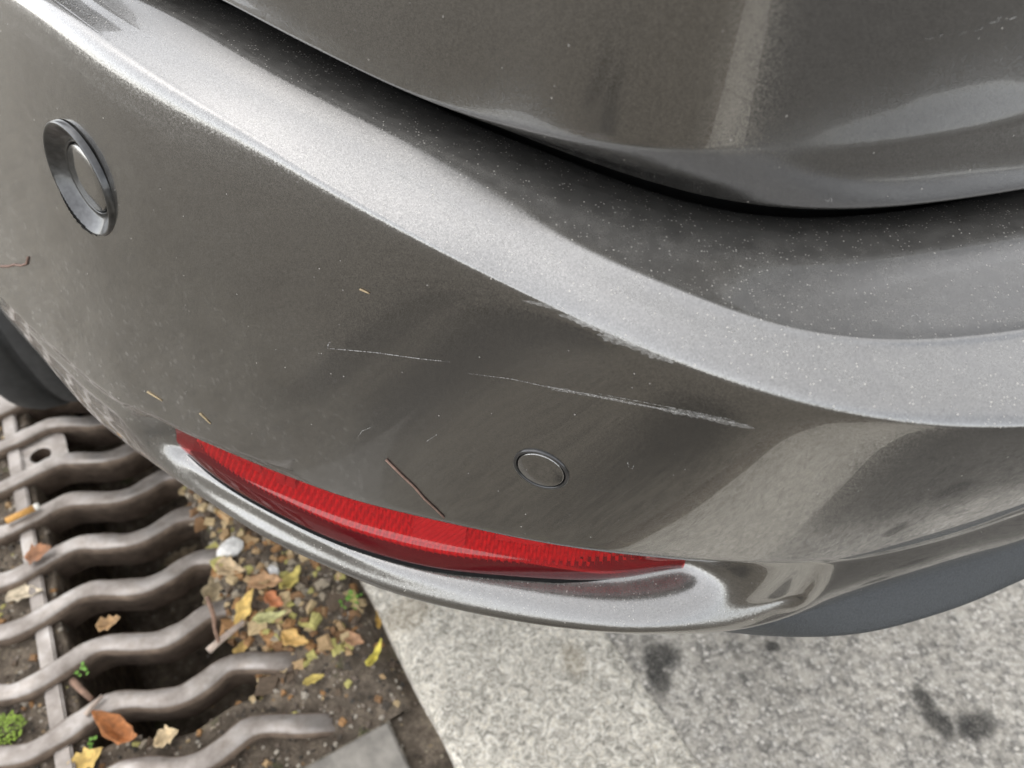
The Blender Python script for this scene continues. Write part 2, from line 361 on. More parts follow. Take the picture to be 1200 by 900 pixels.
# drain grate
grate = tag(empty('drain_grate', gp(0, .3, -.02)), 'rusty cast iron drain grate with wavy worn bars beside the kerb', 'drain grate')
def sst0(x): x = min(1, max(0, x)); return x * x * (3 - 2 * x)
def bar_mesh(k):
    w0 = .038 + PITCHW * k
    prof = [(-.004, -.05), (-.0105, -.017), (-.0142, -.008), (-.0136, -.0038), (-.0105, -.0010), (-.004, .0), (.004, .0), (.0105, -.0010), (.0136, -.0038), (.0142, -.008), (.0105, -.017), (.004, -.05)]
    vs_ = np.linspace(-.30, .315, 80); V = []
    rr = random.Random(k)
    wob = rr.uniform(-.0015, .0015)
    for i, v in enumerate(vs_):
        wc = bar_w(v) + w0 + wob; dw = (bar_w(v + .002) - bar_w(v - .002)) / .004
        nx, ny = -dw / math.hypot(1, dw), 1 / math.hypot(1, dw)
        end = .88 * min(1, (min(i, len(vs_) - 1 - i) + .35) / 2.2)
        wd = (1 + .07 * math.sin(v * 60 + k) + .04 * math.sin(v * 140 + 3 * k)) * end
        for a, z in prof:
            V.append(gp(v + nx * a * wd, wc + ny * a * wd, z + .0006 * math.sin(v * 210 + a * 400 + k) - (0 if end > .87 else .002) - .034 * sst0((v - .215) / .09)))
    n_ = len(prof); Fc = grid_faces(len(vs_), n_)
    Fc.append(tuple(range(n_))); Fc.append(tuple(range((len(vs_) - 1) * n_, len(vs_) * n_))[::-1])
    o = mesh_obj('bar', V, Fc, M['iron']); return child(o, grate)
KS = range(-2, 10)
for k in KS: bar_mesh(k)
def box_vw(name, v0, v1, w0, w1, z0, z1, mat, parent, bev=.002):
    bm = bmesh.new(); vsx = [bm.verts.new(gp(v, w_, z)) for z in (z0, z1) for (v, w_) in ((v0, w0), (v1, w0), (v1, w1), (v0, w1))]
    for f in ((3, 2, 1, 0), (4, 5, 6, 7), (0, 1, 5, 4), (1, 2, 6, 5), (2, 3, 7, 6), (3, 0, 4, 7)): bm.faces.new([vsx[i] for i in f])
    bmesh.ops.bevel(bm, geom=list(bm.edges), offset=bev, segments=2, affect='EDGES')
    me = bpy.data.meshes.new(name); bm.to_mesh(me); bm.free(); me.materials.append(mat)
    for pl in me.polygons: pl.use_smooth = False
    o = bpy.data.objects.new(name, me); COL.objects.link(o); return child(o, parent)
# cross ribs between bars and small bosses
box_vw('cross_rib', -.006, .011, -.11, .79, -.05, -.0075, M['iron'], grate)
box_vw('cross_rib', -.165, -.148, -.11, .79, -.05, -.0075, M['iron'], grate)
box_vw('frame', GR_V0, -.302, GR_W0 + .002, .79, -.05, -.003, M['iron'], grate)
box_vw('frame', -.30, .296, -.32, -.128, -.05, -.001, M['gutter'], grate)
# web with a round hole between two bars
def web(k, holes):
    w0 = .038 + PITCHW * k; V = []; Fc = []
    bm = bmesh.new(); n = 26; 
    ring0 = []; ring1 = []; cv, cw = .032, w0 + PITCHW * .46 + bar_w(.032)
    for i in range(n):
        a = 2 * math.pi * i / n; ring0.append(bm.verts.new(gp(cv + .0135 * math.cos(a), cw + .0135 * math.sin(a), -.013)))
        x = .034 * max(-1, min(1, 1.3 * math.cos(a))); y = .029 * max(-1, min(1, 1.3 * math.sin(a)))
        ring1.append(bm.verts.new(gp(cv + x, cw + y + bar_w(cv + x) - bar_w(cv), -.011)))
    low = [bm.verts.new(v.co + Vector((0, 0, -.03))) for v in ring0]
    for i in range(n):
        j = (i + 1) % n; bm.faces.new((ring0[i], ring0[j], ring1[j], ring1[i])); bm.faces.new((low[i], low[j], ring0[j], ring0[i]))
    me = bpy.data.meshes.new('web_plate'); bm.to_mesh(me); bm.free(); me.materials.append(M['iron'])
    o = bpy.data.objects.new('web_plate', me); COL.objects.link(o); child(o, grate)
web(5, 1)

# ================================================================== CAR
car = tag(empty('parked_car', (.25, .8, 0)), 'dark grey metallic car, scratched rear bumper corner with red reflector', 'car')
CEN = np.array([.25, .8])
SX = [45, 200, 400, 640, 900, 1200]
zS = lambda x: np.interp(x, SX, [.675, .657, .638, .6205, .611, .602])
zC = lambda x: np.interp(x, SX, [.690, .673, .656, .6375, .627, .618])
zG = lambda x: np.interp(x, SX, [.700, .684, .668, .6535, .645, .637])
zE = lambda x: np.interp(x, [0, 600, 760, 956, 1200], [.455, .459, .462, .472, .475])
zB = lambda x: np.interp(x, [0, 600, 1200], [.395, .400, .408])
pS = [(45, 0), (120, 60), (200, 112), (300, 168), (400, 230), (460, 262), (533, 303), (600, 335), (683, 378), (742, 408), (820, 440), (907, 472), (1017, 495), (1108, 505), (1200, 504)]
pC = [(190, 0), (250, 40), (346, 98), (400, 125), (467, 157), (533, 197), (613, 250), (673, 287), (740, 318), (801, 343), (842, 364), (907, 384), (971, 398), (1040, 403), (1108, 400), (1200, 389)]
pG = [(255, -5), (400, 72), (500, 120), (600, 157), (700, 196), (750, 213), (825, 234), (900, 247), (956, 250), (1050, 246), (1125, 236), (1200, 225)]
pK = [(600, 147), (680, 165), (750, 176), (825, 182), (862, 184), (975, 175), (1087, 161), (1200, 137)]
pE = [(0, 345), (60, 402), (147, 474), (190, 495), (220, 510), (273, 533), (340, 560), (407, 585), (473, 602), (540, 617), (600, 630), (680, 644), (760, 653), (800, 657), (880, 661), (956, 660), (1000, 655), (1100, 632), (1200, 598)]
pM = [(0, 358), (60, 416), (147, 486), (188, 533), (240, 570), (290, 598), (350, 631), (400, 655), (450, 677), (500, 692), (560, 706), (600, 714), (680, 727), (744, 734), (860, 722), (900, 713), (940, 700), (965, 688), (980, 674), (1050, 660), (1200, 612)]
zM_x = [0, 147, 165, 188, 240, 740, 860, 940, 965, 980, 1200]
zM_d = [.045, .044, .030, .018, .011, .011, .013, .020, .027, .040, .040]
zM = lambda x: zB(x) + np.interp(x, zM_x, zM_d)
pL = [(150, 470), (190, 495), (210, 520), (240, 550), (280, 578), (327, 603), (387, 632), (440, 650), (507, 667), (600, 676), (680, 681), (720, 680), (760, 674), (796, 663), (830, 665), (880, 668), (940, 669), (978, 667)]
zL = lambda x: zB(x) + np.interp(x, [150, 190, 280, 720, 800, 850, 900, 960], [.034, .026, .0205, .0205, .025, .036, .046, .055])
pB = [(35, 400), (66, 432), (116, 495), (153, 524), (188, 550), (231, 579), (269, 605), (300, 627), (350, 650), (400, 672), (450, 693), (500, 707), (560, 720), (600, 728), (680, 739), (744, 743), (864, 742), (940, 720), (1000, 700), (1080, 676), (1160, 652), (1200, 638)]
pT = [(880, 745), (960, 749), (1020, 744), (1080, 728), (1140, 708), (1200, 680)]
DR = np.array([.90, .43]); DR /= np.linalg.norm(DR)      # along the rear of the car
DU = np.array([-.43, .90]); DU /= np.linalg.norm(DU)     # along its side, forward
PHI = np.arange(194, 316.01, .5)
def polar(xy): d = np.asarray(xy) - CEN; return math.degrees(math.atan2(d[1], d[0])) % 360, math.hypot(*d)
def curve(pts, zf, sig=2.0, right=True, left=True):
    P3 = [at(x, y, float(zf(x))) for x, y in pts]
    if right:
        t0 = P3[-1][:2] - P3[-3][:2]; t0 /= np.linalg.norm(t0); p = P3[-1].copy()
        for k in range(14):
            a = min(1, (k + 1) / 4); d = t0 * (1 - a) + DR * a; d /= np.linalg.norm(d); p = p.copy(); p[:2] += d * .06; P3.append(p)
    if left:
        t0 = P3[0][:2] - P3[2][:2]; t0 /= np.linalg.norm(t0); p = P3[0].copy(); pre = []
        for k in range(14):
            a = min(1, (k + 1) / 5); d = t0 * (1 - a) + DU * a; d /= np.linalg.norm(d); p = p.copy(); p[:2] += d * .06; pre.append(p)
        P3 = pre[::-1] + P3
    pol = np.array([[*polar(q[:2]), q[2]] for q in P3]); pol = pol[np.argsort(pol[:, 0])]
    fine = np.arange(166, 326.01, .25)
    r = np.interp(fine, pol[:, 0], pol[:, 1]); z = np.interp(fine, pol[:, 0], pol[:, 2])
    k_ = np.exp(-.5 * (np.arange(-24, 25) * .25 / sig) ** 2); k_ /= k_.sum()
    sm = lambda a: np.convolve(np.pad(a, 24, mode='edge'), k_, mode='valid')
    r, z = sm(r), sm(z)
    return np.interp(PHI, fine, r), np.interp(PHI, fine, z)
cS = curve(pS, zS, 1.6); cC = curve(pC, zC, 1.6); cG = curve(pG, zG, 1.6)
cE = curve(pE, zE, .9); cM = curve(pM, zM, .9); cL = curve(pL, zL, 1.0); cB = curve(pB, zB, 1.4); cT = curve(pT, lambda x: zB(x) - .022, 1.2, left=False)
cK = curve([(255, -10), (400, 67), (500, 114)] + pK, lambda x: zG(x) + np.interp(x, [255, 500, 600, 680, 750, 862, 950, 1200], [.004, .0045, .009, .021, .0262, .0262, .0268, .032]), 1.8)
def phi_at(px, py, z): return polar(at(px, py, float(z))[:2])[0]
ph0 = phi_at(140, 472, zE(140)); ph1 = phi_at(978, 668, zE(978))
def sst(a, b, x): t_ = np.clip((x - a) / (b - a), 0, 1); return t_ * t_ * (3 - 2 * t_)
mk = sst(ph0 - .4, ph0 + 2.6, PHI) * (1 - sst(ph1 - .9, ph1 + .3, PHI))
mp = sst(phi_at(168, 490, zL(168)), phi_at(240, 545, zL(240)), PHI) * (1 - sst(phi_at(790, 664, zL(790)), phi_at(930, 665, zL(930)), PHI))      # depth of the reflector pocket
def rz(c, dr=0., dz=0.): return np.stack([c[0] + dr, c[1] + dz])
def lerp(a, b, t_): return a * (1 - t_) + b * t_
S_, C_, G_, E_, M_, L_, B__ = rz(cS), rz(cC), rz(cG), rz(cE), rz(cM), rz(cL), rz(cB)
LE = rz(cG, 0, -.0125)
rows = []
rows.append(LE + np.array([[-.058], [-.060]]))
rows.append(LE + np.array([[-.050], [-.030]]))
rows.append(LE + np.array([[-.036], [-.010]]))
rows.append(LE + np.array([[-.016], [-.0025]]))
tight = np.interp(PHI, [228, 238, 246], [.82, .93, .97])
sharp = np.interp(PHI, [246, 252, 255], [0., .75, 1.])                     # the step is crisp toward the middle of the car, soft at the corner
hard = [LE, lerp(LE, C_, .4) + np.array([[0], [-.0008]]), lerp(LE, C_, .75) + np.array([[0], [-.0006]]), lerp(LE, C_, .965), C_ + np.array([[0], [.0010]]), lerp(C_, S_, .05) + np.array([[0], [-.0002]]),
        lerp(C_, S_, .16), lerp(C_, S_, .35) + .0012, lerp(C_, S_, .60) + .0021, lerp(C_, S_, .82) + .0020, lerp(C_, S_, tight) + np.array([[.0007], [.0010]])]
CTL = C_ + .35 * (C_ - .5 * (LE + S_)) + np.array([[.003], [.0015]])
def bez(t_): return LE * (1 - t_) ** 2 + CTL * 2 * t_ * (1 - t_) + S_ * t_ ** 2
soft = [bez(q) for q in (0., .15, .29, .40, .48, .56, .65, .74, .84, .93)] + [bez(.5 + tight * .5)]
for h_, f_ in zip(hard, soft): rows.append(h_ * sharp + f_ * (1 - sharp))
rows.append(S_ + np.array([[0], [.0004]]))
rows.append(lerp(S_, E_, np.interp(PHI, [228, 238, 246], [.075, .035, .018])) + np.array([[.0007], [0]]))
for t_, bl in ((.09, .0014), (.20, .0016), (.36, .0018), (.52, .0018), (.70, .0017), (.86, .0013)):
    rows.append(lerp(S_, E_, t_) + np.array([[bl], [0]]))
rows.append(lerp(S_, E_, .955) + np.array([[.0009], [0]]))
rows.append(E_ + np.array([[.0006], [.0008]]))
EM = lambda q: lerp(E_, M_, q)
EB = lambda q: lerp(E_, B__, q) + np.array([[.004 * (1 - (2 * q - 1) ** 2)], [0]])
back_r = np.minimum(E_[0], M_[0]) - .017
def blend(inside, outside): return inside * mk + outside * (1 - mk)
dsh = np.interp(PHI, [ph0, ph0 + 2, ph1 - 6, ph1 - 1, ph1], [.0008, .004, .0045, .0025, .0005])      # shallow ends of the pocket
def SH(q): return EM(q) - np.stack([dsh, 0 * dsh])
Lr = np.minimum(L_[0], M_[0] - .004) - .004; Lz = np.minimum(L_[1], E_[1] - .008) - .003
deep = [E_ + np.array([[-.0012], [-.0008]]), E_ + np.array([[-.004], [-.0002]]), np.stack([back_r, E_[1] - .0015]), np.stack([np.minimum(back_r, Lr - .002), EM(.45)[1]]), np.stack([Lr, Lz]),
        np.stack([lerp(Lr, M_[0], .40), lerp(Lz, M_[1], .40) + .0034]), np.stack([lerp(Lr, M_[0], .75), lerp(Lz, M_[1], .75) + .0040])]
shal = [SH(.03), SH(.07), SH(.15), SH(.4), SH(.65), SH(.85), SH(.95)]
for dp, sh_, q in zip(deep, shal, (.05, .11, .18, .26, .34, .44, .54)): rows.append(blend(lerp(sh_, dp, mp), EB(q)))
rows.append(blend(M_, EB(.64)))
rows.append(blend(lerp(M_, B__, .35) + np.array([[.0022], [0]]), EB(.76)))
rows.append(blend(lerp(M_, B__, .72) + np.array([[.0018], [0]]), EB(.89)))
rows.append(B__)
rows.append(B__ + np.array([[-.008], [-.006]]))
rows.append(B__ + np.array([[-.035], [-.010]]))
rows.append(B__ + np.array([[-.16], [-.012]]))
def rows_to_verts(rows, sel=slice(None)):
    ca, sa = np.cos(np.radians(PHI[sel])), np.sin(np.radians(PHI[sel])); V = []
    for r in rows:
        rr_, zz = r[0][sel], r[1][sel]
        V += list(np.stack([CEN[0] + rr_ * ca, CEN[1] + rr_ * sa, zz], 1))
    return V, len(ca)
V, nc = rows_to_verts(rows)
bumper = mesh_obj('bumper_cover', V, grid_faces(len(rows), nc, True), M['paint']); child(bumper, car); subsurf(bumper, 2)
bumper['label'] = 'dark grey metallic bumper cover with dust and long scratches'

# tailgate
K_ = rz(cK)
LN = np.interp(PHI, [238, 250, 258, 268], [-.35, 1., .8, -.3])          # the tailgate leans out toward the middle of the car only
tg = [G_ + np.array([[-.07], [.004]]), G_ + np.array([[-.018], [.0]]), G_ + np.array([[-.004], [-.0012]]), G_ + np.array([[-.0008], [.0002]]), G_ + np.array([[.0012], [.0035]]),
      lerp(G_, K_, .5) + np.array([[.0022], [0]]), lerp(G_, K_, .86) + np.array([[.0008], [0]]), K_, K_ + np.stack([.0012 * LN, 0 * PHI + .007]), K_ + np.stack([.0042 * LN, 0 * PHI + .025]), K_ + np.stack([.009 * LN, 0 * PHI + .06]), K_ + np.stack([.013 * LN, 0 * PHI + .11]), K_ + np.stack([.008 * LN - .002, 0 * PHI + .17]),
      K_ + np.array([[-.020], [.26]]), K_ + np.array([[-.075], [.36]]), K_ + np.array([[-.16], [.50]]), K_ + np.array([[-.28], [.66]])]
last = tg[-1].copy(); last[0] = .02; last[1] += .03; tg.append(last)
V, nc = rows_to_verts(tg)
tail = mesh_obj('tailgate', V, grid_faces(len(tg), nc), M['paint']); child(tail, car); subsurf(tail, 2)
# dark filler behind the gap
fil = [LE + np.array([[-.054], [-.05]]), LE + np.array([[-.056], [.06]])]
V, nc = rows_to_verts(fil); o = mesh_obj('gap_seal', V, grid_faces(2, nc), M['black']); child(o, car)

# lower trim strip
T_ = rz(cT); T_[0] = np.where(PHI < phi_at(880, 745, .4), np.minimum(T_[0], B__[0] - .006), T_[0]); T_[1] = np.where(PHI < phi_at(880, 745, .4), np.minimum(T_[1], B__[1] - .010), T_[1])
tt = [B__ + np.array([[-.012], [.004]]), B__ + np.array([[-.004], [-.0015]]), lerp(B__, T_, .3) + np.array([[-.0005], [0]]), lerp(B__, T_, .8) + np.array([[.0012], [0]]), T_, T_ + np.array([[-.006], [-.006]]), T_ + np.array([[-.05], [-.010]])]
sel = PHI > 236
V, nc = rows_to_verts(tt, sel); trim = mesh_obj('lower_trim', V, grid_faces(len(tt), nc, True), M['trim']); child(trim, car); subsurf(trim, 2)
# underbody closes the car off below
V, nc = rows_to_verts([B__ + np.array([[-.12], [-.016]])]); base_ = [tuple(v) for v in V]
far = [np.array(V[-1]) + np.array([*(DU * 2.5), 0]), np.array(V[0]) + np.array([*(DU * 1.6), 0])]
V2 = [np.array([*CEN, .385])] + V; Fc = [(0, i + 2, i + 1) for i in range(nc - 1)]
o = mesh_obj('underbody', V2, Fc, M['black']); child(o, car)
V3 = [V[-1], np.array([*CEN, .386]), V[0]]; q = [v + np.array([*(DU * 2.2), 0]) for v in V3]
o = mesh_obj('underbody', list(V3) + q, [(0, 1, 4, 3), (1, 2, 5, 4)], M['black']); child(o, car)

# reflector
def span(px0, py0, z0, px1, py1, z1): return (PHI >= phi_at(px0, py0, z0)) & (PHI <= phi_at(px1, py1, z1))
refl = empty('reflector', (0, 0, 0)); child(refl, car); refl['label'] = 'long red reflector lens set in the bumper pocket'
refl.location = (0, 0, 0)
pa, pb = phi_at(222, 530, zL(222)), phi_at(800, 660, zL(800))
PF = np.arange(pa, pb, .25)
def onphi(c2, phis): return np.stack([np.interp(phis, PHI, c2[0]), np.interp(phis, PHI, c2[1])])
e_, l_ = onphi(E_, PF), onphi(np.stack([np.minimum(L_[0], M_[0] - .003), np.minimum(L_[1], E_[1] - .008)]), PF)
taper = np.minimum(1, np.minimum((PF - pa) / 2.0, (pb - PF) / 4.0)) ** .6
up_ = np.stack([e_[0] - .0085, e_[1] + .004])
def lens_rows(off):
    o_ = off
    return [l_ + np.array([[-.006], [-.001]]), l_ + np.array([[-.0005 + o_], [.000]]), l_ + np.array([[.0012 + o_], [.0022]]), lerp(l_, up_, .18) + np.array([[.0030 + o_], [0]]), lerp(l_, up_, .36) + np.array([[.0040 + o_], [0]]),
            lerp(l_, up_, .42) + np.array([[.0034 + o_], [0]]), lerp(l_, up_, .48) + np.array([[.0020 + o_], [0]]), lerp(l_, up_, .7) + np.array([[.0015 + o_], [0]]), up_ + np.array([[o_], [0]]), up_ + np.array([[-.006], [.002]])]
def v_on(rows_, phis, rmul=None):
    ca, sa = np.cos(np.radians(phis)), np.sin(np.radians(phis)); V = []
    for r in rows_: V += list(np.stack([CEN[0] + r[0] * ca, CEN[1] + r[0] * sa, r[1]], 1))
    return V
lr = lens_rows(0.)
lens = mesh_obj('lens', v_on(lr, PF), grid_faces(len(lr), len(PF)), M['lens']); lens.parent = refl; subsurf(lens, 2)
tp = np.clip((pb - PF) / 6, 0, 1)
sl = [l_ + np.array([[-.008], [.004]]), l_ + np.stack([-.004 + .0048 * tp, -.0010 + 0 * tp]), l_ + np.stack([-.004 + .0048 * tp, -.0018 + 0 * tp]), l_ + np.array([[-.008], [-.0045]])]
o = mesh_obj('shade_strip', v_on(sl, PF), grid_faces(4, len(PF), True), M['black']); o.parent = refl  # black strip standing in for the shadow in the gap below the lens
# prism plate behind the lens: rows of little wedges
nb = 420; PB = np.linspace(pa + .4, pb - .4, nb)
e2, l2 = onphi(E_, PB), onphi(np.stack([np.minimum(L_[0], M_[0] - .003), np.minimum(L_[1], E_[1] - .008)]), PB)
u2 = np.stack([e2[0] - .0085, e2[1] + .004]); saw = (np.arange(nb) % 6 < 3) * .0022
pr = [lerp(l2, u2, q) + np.stack([-.006 - (saw if i % 2 else saw[::-1]), 0 * saw]) for i, q in enumerate(np.linspace(0, 1, 9))]
o = mesh_obj('prism_plate', v_on(pr, PB), grid_faces(9, nb), M['prism'], smooth=False); o.parent = refl
def prism_block(px0, py0, px1, py1, q0, q1, dep, mat):
    a, b = phi_at(px0, py0, zL(px0)), phi_at(px1, py1, zL(px1)); ps = np.linspace(a, b, 17)
    e3, l3 = onphi(E_, ps), onphi(np.stack([np.minimum(L_[0], M_[0] - .003), np.minimum(L_[1], E_[1] - .008)]), ps); u3 = np.stack([e3[0] - .0085, e3[1] + .004])
    rr_ = [lerp(l3, u3, q) + np.stack([dep - .0010 * ((np.arange(17) + i) % 2), 0 * ps]) for i, q in enumerate(np.linspace(q0, q1, 11))]
    o = mesh_obj('prism_block', v_on(rr_, ps), grid_faces(11, 17), mat, smooth=False); o.parent = refl
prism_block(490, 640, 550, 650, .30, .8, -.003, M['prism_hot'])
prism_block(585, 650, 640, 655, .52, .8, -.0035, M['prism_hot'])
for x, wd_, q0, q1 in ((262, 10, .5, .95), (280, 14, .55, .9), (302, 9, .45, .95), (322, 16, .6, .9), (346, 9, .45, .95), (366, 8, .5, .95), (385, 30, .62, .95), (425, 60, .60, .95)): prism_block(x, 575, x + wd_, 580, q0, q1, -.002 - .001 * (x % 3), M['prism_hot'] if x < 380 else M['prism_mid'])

bpy.context.view_layer.update()
dg = bpy.context.evaluated_depsgraph_get()
def bvh_of(o):
    ev = o.evaluated_get(dg); me = ev.to_mesh(); mw = o.matrix_world
    vs_ = [mw @ v.co for v in me.vertices]; ps = [tuple(p.vertices) for p in me.polygons]; ev.to_mesh_clear(); return BVHTree.FromPolygons(vs_, ps)
BV = bvh_of(bumper); BT = bvh_of(tail)
def hit(px, py, bv=None):
    d = Vector(ray(px, py)).normalized(); h, n, i, dist = (bv or BV).ray_cast(Vector((0, 0, CAM_H)), d)
    if h is None: return None, None
    if n.dot(d) > 0: n = -n
    return h, n

# parking sensors
def revolve(name, prof, frame, mat, parent, n=64):
    V = []; Fc = []
    for (r, z) in prof:
        for i in range(n):
            a = 2 * math.pi * i / n; V.append(frame @ Vector((r * math.cos(a), r * math.sin(a), z)))
    m_ = len(prof)
    for k in range(m_ - 1):
        for i in range(n):
            j = (i + 1) % n; Fc.append((k * n + i, k * n + j, (k + 1) * n + j, (k + 1) * n + i))
    if prof[-1][0] < 1e-4: pass
    o = mesh_obj(name, V, Fc, mat); child(o, parent); return o
def frame_at(h, n):
    up = Vector((0, 0, 1)); x = up.cross(n).normalized(); y = n.cross(x)
    return Matrix(((x.x, y.x, n.x, h.x), (x.y, y.y, n.y, h.y), (x.z, y.z, n.z, h.z), (0, 0, 0, 1)))
def cut_hole(h, n, rad):
    """opens a round socket in the bumper cover"""
    dg2 = bpy.context.evaluated_depsgraph_get(); me = bpy.data.meshes.new_from_object(bumper.evaluated_get(dg2)); bumper.modifiers.clear(); bumper.data = me
    inv = bumper.matrix_world.inverted(); c = inv @ h; bm = bmesh.new(); bm.from_mesh(me)
    def dist(p): d = p - c; return (d - n * d.dot(n)).length if abs(d.dot(n)) < .03 else 9
    es = [e for e in bm.edges if min(dist(v.co) for v in e.verts) < rad * 1.25]
    bmesh.ops.subdivide_edges(bm, edges=es, cuts=6, use_grid_fill=True)
    bmesh.ops.delete(bm, geom=[f for f in bm.faces if dist(f.calc_center_median()) < rad], context='FACES')
    bm.to_mesh(me); bm.free(); me.polygons.foreach_set('use_smooth', [True] * len(me.polygons))
def sensor(px, py, Rr, kind, label, tilt=None):
    h, n = hit(px, py); s = empty('parking_sensor', h); s.parent = car; s.matrix_parent_inverse = Matrix.Translation(-car.location); s['label'] = label
    if tilt: n = (n + Vector(tilt)).normalized()
    if kind == 'dish': cut_hole(h, n, Rr * .985)
    f = frame_at(h, n)
    def put(o): o.parent = s; o.matrix_parent_inverse = Matrix.Translation(-s.location - Vector((0, 0, 0)))
    if kind == 'flush':
        a = revolve('bezel', [(Rr, -.003), (Rr, .0002), (Rr * .985, .0008), (Rr * .95, .0010), (Rr * .90, .0009), (Rr * .885, .0004), (Rr * .87, -.002)], f, M['ring_dark'], s)
        b = revolve('disc', [(Rr * .84, -.003), (Rr * .84, .0002), (Rr * .815, .0008), (Rr * .79, .0009), (Rr * .4, .0009), (1e-5, .0009)], f, M['paint'], s)
        c = revolve('gap', [(Rr * .89, .0001), (Rr * .83, .0001)], f, M['black'], s)
    else:
        a = revolve('bezel', [(Rr * 1.05, -.002), (Rr * 1.045, .0006), (Rr * 1.02, .0013), (Rr * .99, .0014), (Rr * .965, .0008), (Rr * .86, -.0022), (Rr * .76, -.0046), (Rr * .70, -.0054), (Rr * .68, -.0052), (Rr * .66, -.0044), (Rr * .64, -.0050), (Rr * .63, -.008)], f, M['ring'], s)
        b = revolve('disc', [(Rr * .605, -.008), (Rr * .605, -.0046), (Rr * .585, -.0040), (Rr * .3, -.0038), (1e-5, -.0038)], f, M['paint'], s)
        c = revolve('gap', [(Rr * .66, -.0066), (Rr * .58, -.0066)], f, M['black'], s)
    return s
sensor(634, 550, .0134, 'flush', 'flush round parking sensor above the reflector')

sensor(92, 212, .0285, 'dish', 'round parking sensor in a flared bezel near the car side', tilt=(-.03, .0, -.09))

# wheel behind the bumper
wheel = empty('wheel', (0, 0, 0)); 
def build_wheel(cx, cy, Rw, wd):
    wheel.location = (cx, cy, Rw); wheel.parent = car; wheel.matrix_parent_inverse = Matrix.Translation(-car.location)
    ax = np.array([DR[0], DR[1], 0]); fw = np.array([DU[0], DU[1], 0]); upv = np.array([0, 0, 1.])
    h = wd / 2
    prof = [(-h * .75, Rw * .62), (-h * .98, Rw * .70), (-h * 1.0, Rw * .82), (-h * .95, Rw * .92), (-h * .84, Rw * .975), (-h * .7, Rw * .995)]
    for c in (-.42, 0, .42):
        prof += [(h * (c - .06), Rw), (h * (c - .045), Rw * .978), (h * (c + .045), Rw * .978), (h * (c + .06), Rw)]
    prof += [(h * .7, Rw * .995), (h * .84, Rw * .975), (h * .95, Rw * .92), (h * 1.0, Rw * .82), (h * .98, Rw * .70), (h * .75, Rw * .62)]
    n = 120; V = []; 
    for i in range(n + 1):
        a = 2 * math.pi * i / n
        for (x, r) in prof: V.append(ax * x + fw * (r * math.cos(a)) + upv * (r * math.sin(a)))
    o = mesh_obj('tyre', V, grid_faces(n + 1, len(prof)), M['rubber']); o.parent = wheel
    pr2 = [(-h * .78, Rw * .63), (-h * .8, Rw * .58), (-h * .5, Rw * .5), (-h * .55, Rw * .18), (-h * .6, .001)]
    V = []
    for i in range(61):
        a = 2 * math.pi * i / 60
        for (x, r) in pr2: V.append(ax * x + fw * (r * math.cos(a)) + upv * (r * math.sin(a)))
    o = mesh_obj('rim', V, grid_faces(61, len(pr2)), M['rim']); o.parent = wheel
WC = (-.622, .892); build_wheel(*WC, .315, .20)
# quarter panel with its wheel arch, from the end of the bumper forward
def lf(l, f, z): p = DR * l + DU * f; return np.array([p[0], p[1], z])
def side_end(c2):
    p = CEN + c2[0][0] * np.array([math.cos(R(PHI[0])), math.sin(R(PHI[0]))]); return float(p @ DR), float(p @ DU)
l0, f0_ = side_end(S_); l1 = float(np.array(WC) @ DR) - .125; fw_ = float(np.array(WC) @ DU); V = []; NQ = 61; NR = 14
zb_ = float(E_[1][0])
for j in range(NR):
    for f_ in np.linspace(f0_ - .012, 2.6, NQ):
        a_ = abs(f_ - fw_); arch = .315 + math.sqrt(max(0, .375 ** 2 - a_ ** 2)) if a_ < .375 else .315
        lo_ = max(arch, .30 if f_ > fw_ else zb_); q_ = j / (NR - 1)
        k_ = sst(f0_, f0_ + .17, f_); l_q = l0 + .004 + (l1 - l0) * k_ + .035 * q_ ** 2
        V.append(lf(l_q, f_, lo_ + (1.02 - lo_) * q_))
o = mesh_obj('quarter_panel', V, grid_faces(NR, NQ, True), M['paint']); child(o, car)
V = [lf(l1 + .25, f0_ + .01, .30), lf(l1 + .25, f0_ + 1.1, .30), lf(l1 + .25, f0_ + 1.1, 1.0), lf(l1 + .25, f0_ + .01, 1.0), lf(l0 + .01, f0_ + .01, .40), lf(l0 + .01, f0_ + .01, 1.0)]
o = mesh_obj('wheel_liner', V, [(0, 1, 2, 3), (4, 0, 3, 5)], M['black'], smooth=False); child(o, car)

# scratches: thin ribbons of broken clearcoat lying on the paint
def ribbon(pts, wid, parent, mat, name='scratch', bv=None, off=.00012, seed=0, step=3.0):
    r = random.Random(seed); P = []; Nn = []
    for (x0, y0), (x1, y1) in zip(pts[:-1], pts[1:]):
        n = max(2, int(math.hypot(x1 - x0, y1 - y0) / step))
        for i in range(n + (1 if (x1, y1) == pts[-1] else 0)):
            t_ = i / n; h, nn = hit(x0 + (x1 - x0) * t_, y0 + (y1 - y0) * t_, bv)
            if h is not None: P.append(h); Nn.append(nn)
    V = []; m = len(P)
    if m < 3: return None
    for i in range(m):
        d = (P[min(i + 1, m - 1)] - P[max(i - 1, 0)]).normalized(); sdir = Nn[i].cross(d).normalized()
        env = min(1, min(i, m - 1 - i) / max(1, m * .12)) * .85 + .15
        ww = wid * env * r.uniform(.55, 1.1); jit = sdir * r.uniform(-.12, .12) * wid
        V += [P[i] + Nn[i] * off + sdir * ww * .5 + jit, P[i] + Nn[i] * off - sdir * ww * .5 + jit]
    o = mesh_obj(name, V, [(2 * i, 2 * i + 1, 2 * i + 3, 2 * i + 2) for i in range(m - 1)], mat); child(o, parent); return o
ribbon([(384, 408), (440, 413), (490, 420), (527, 424)], .00045, car, M['scratch'], seed=1)
ribbon([(384, 408), (385, 402), (388, 401)], .0004, car, M['scratch'], seed=2, step=1.5)
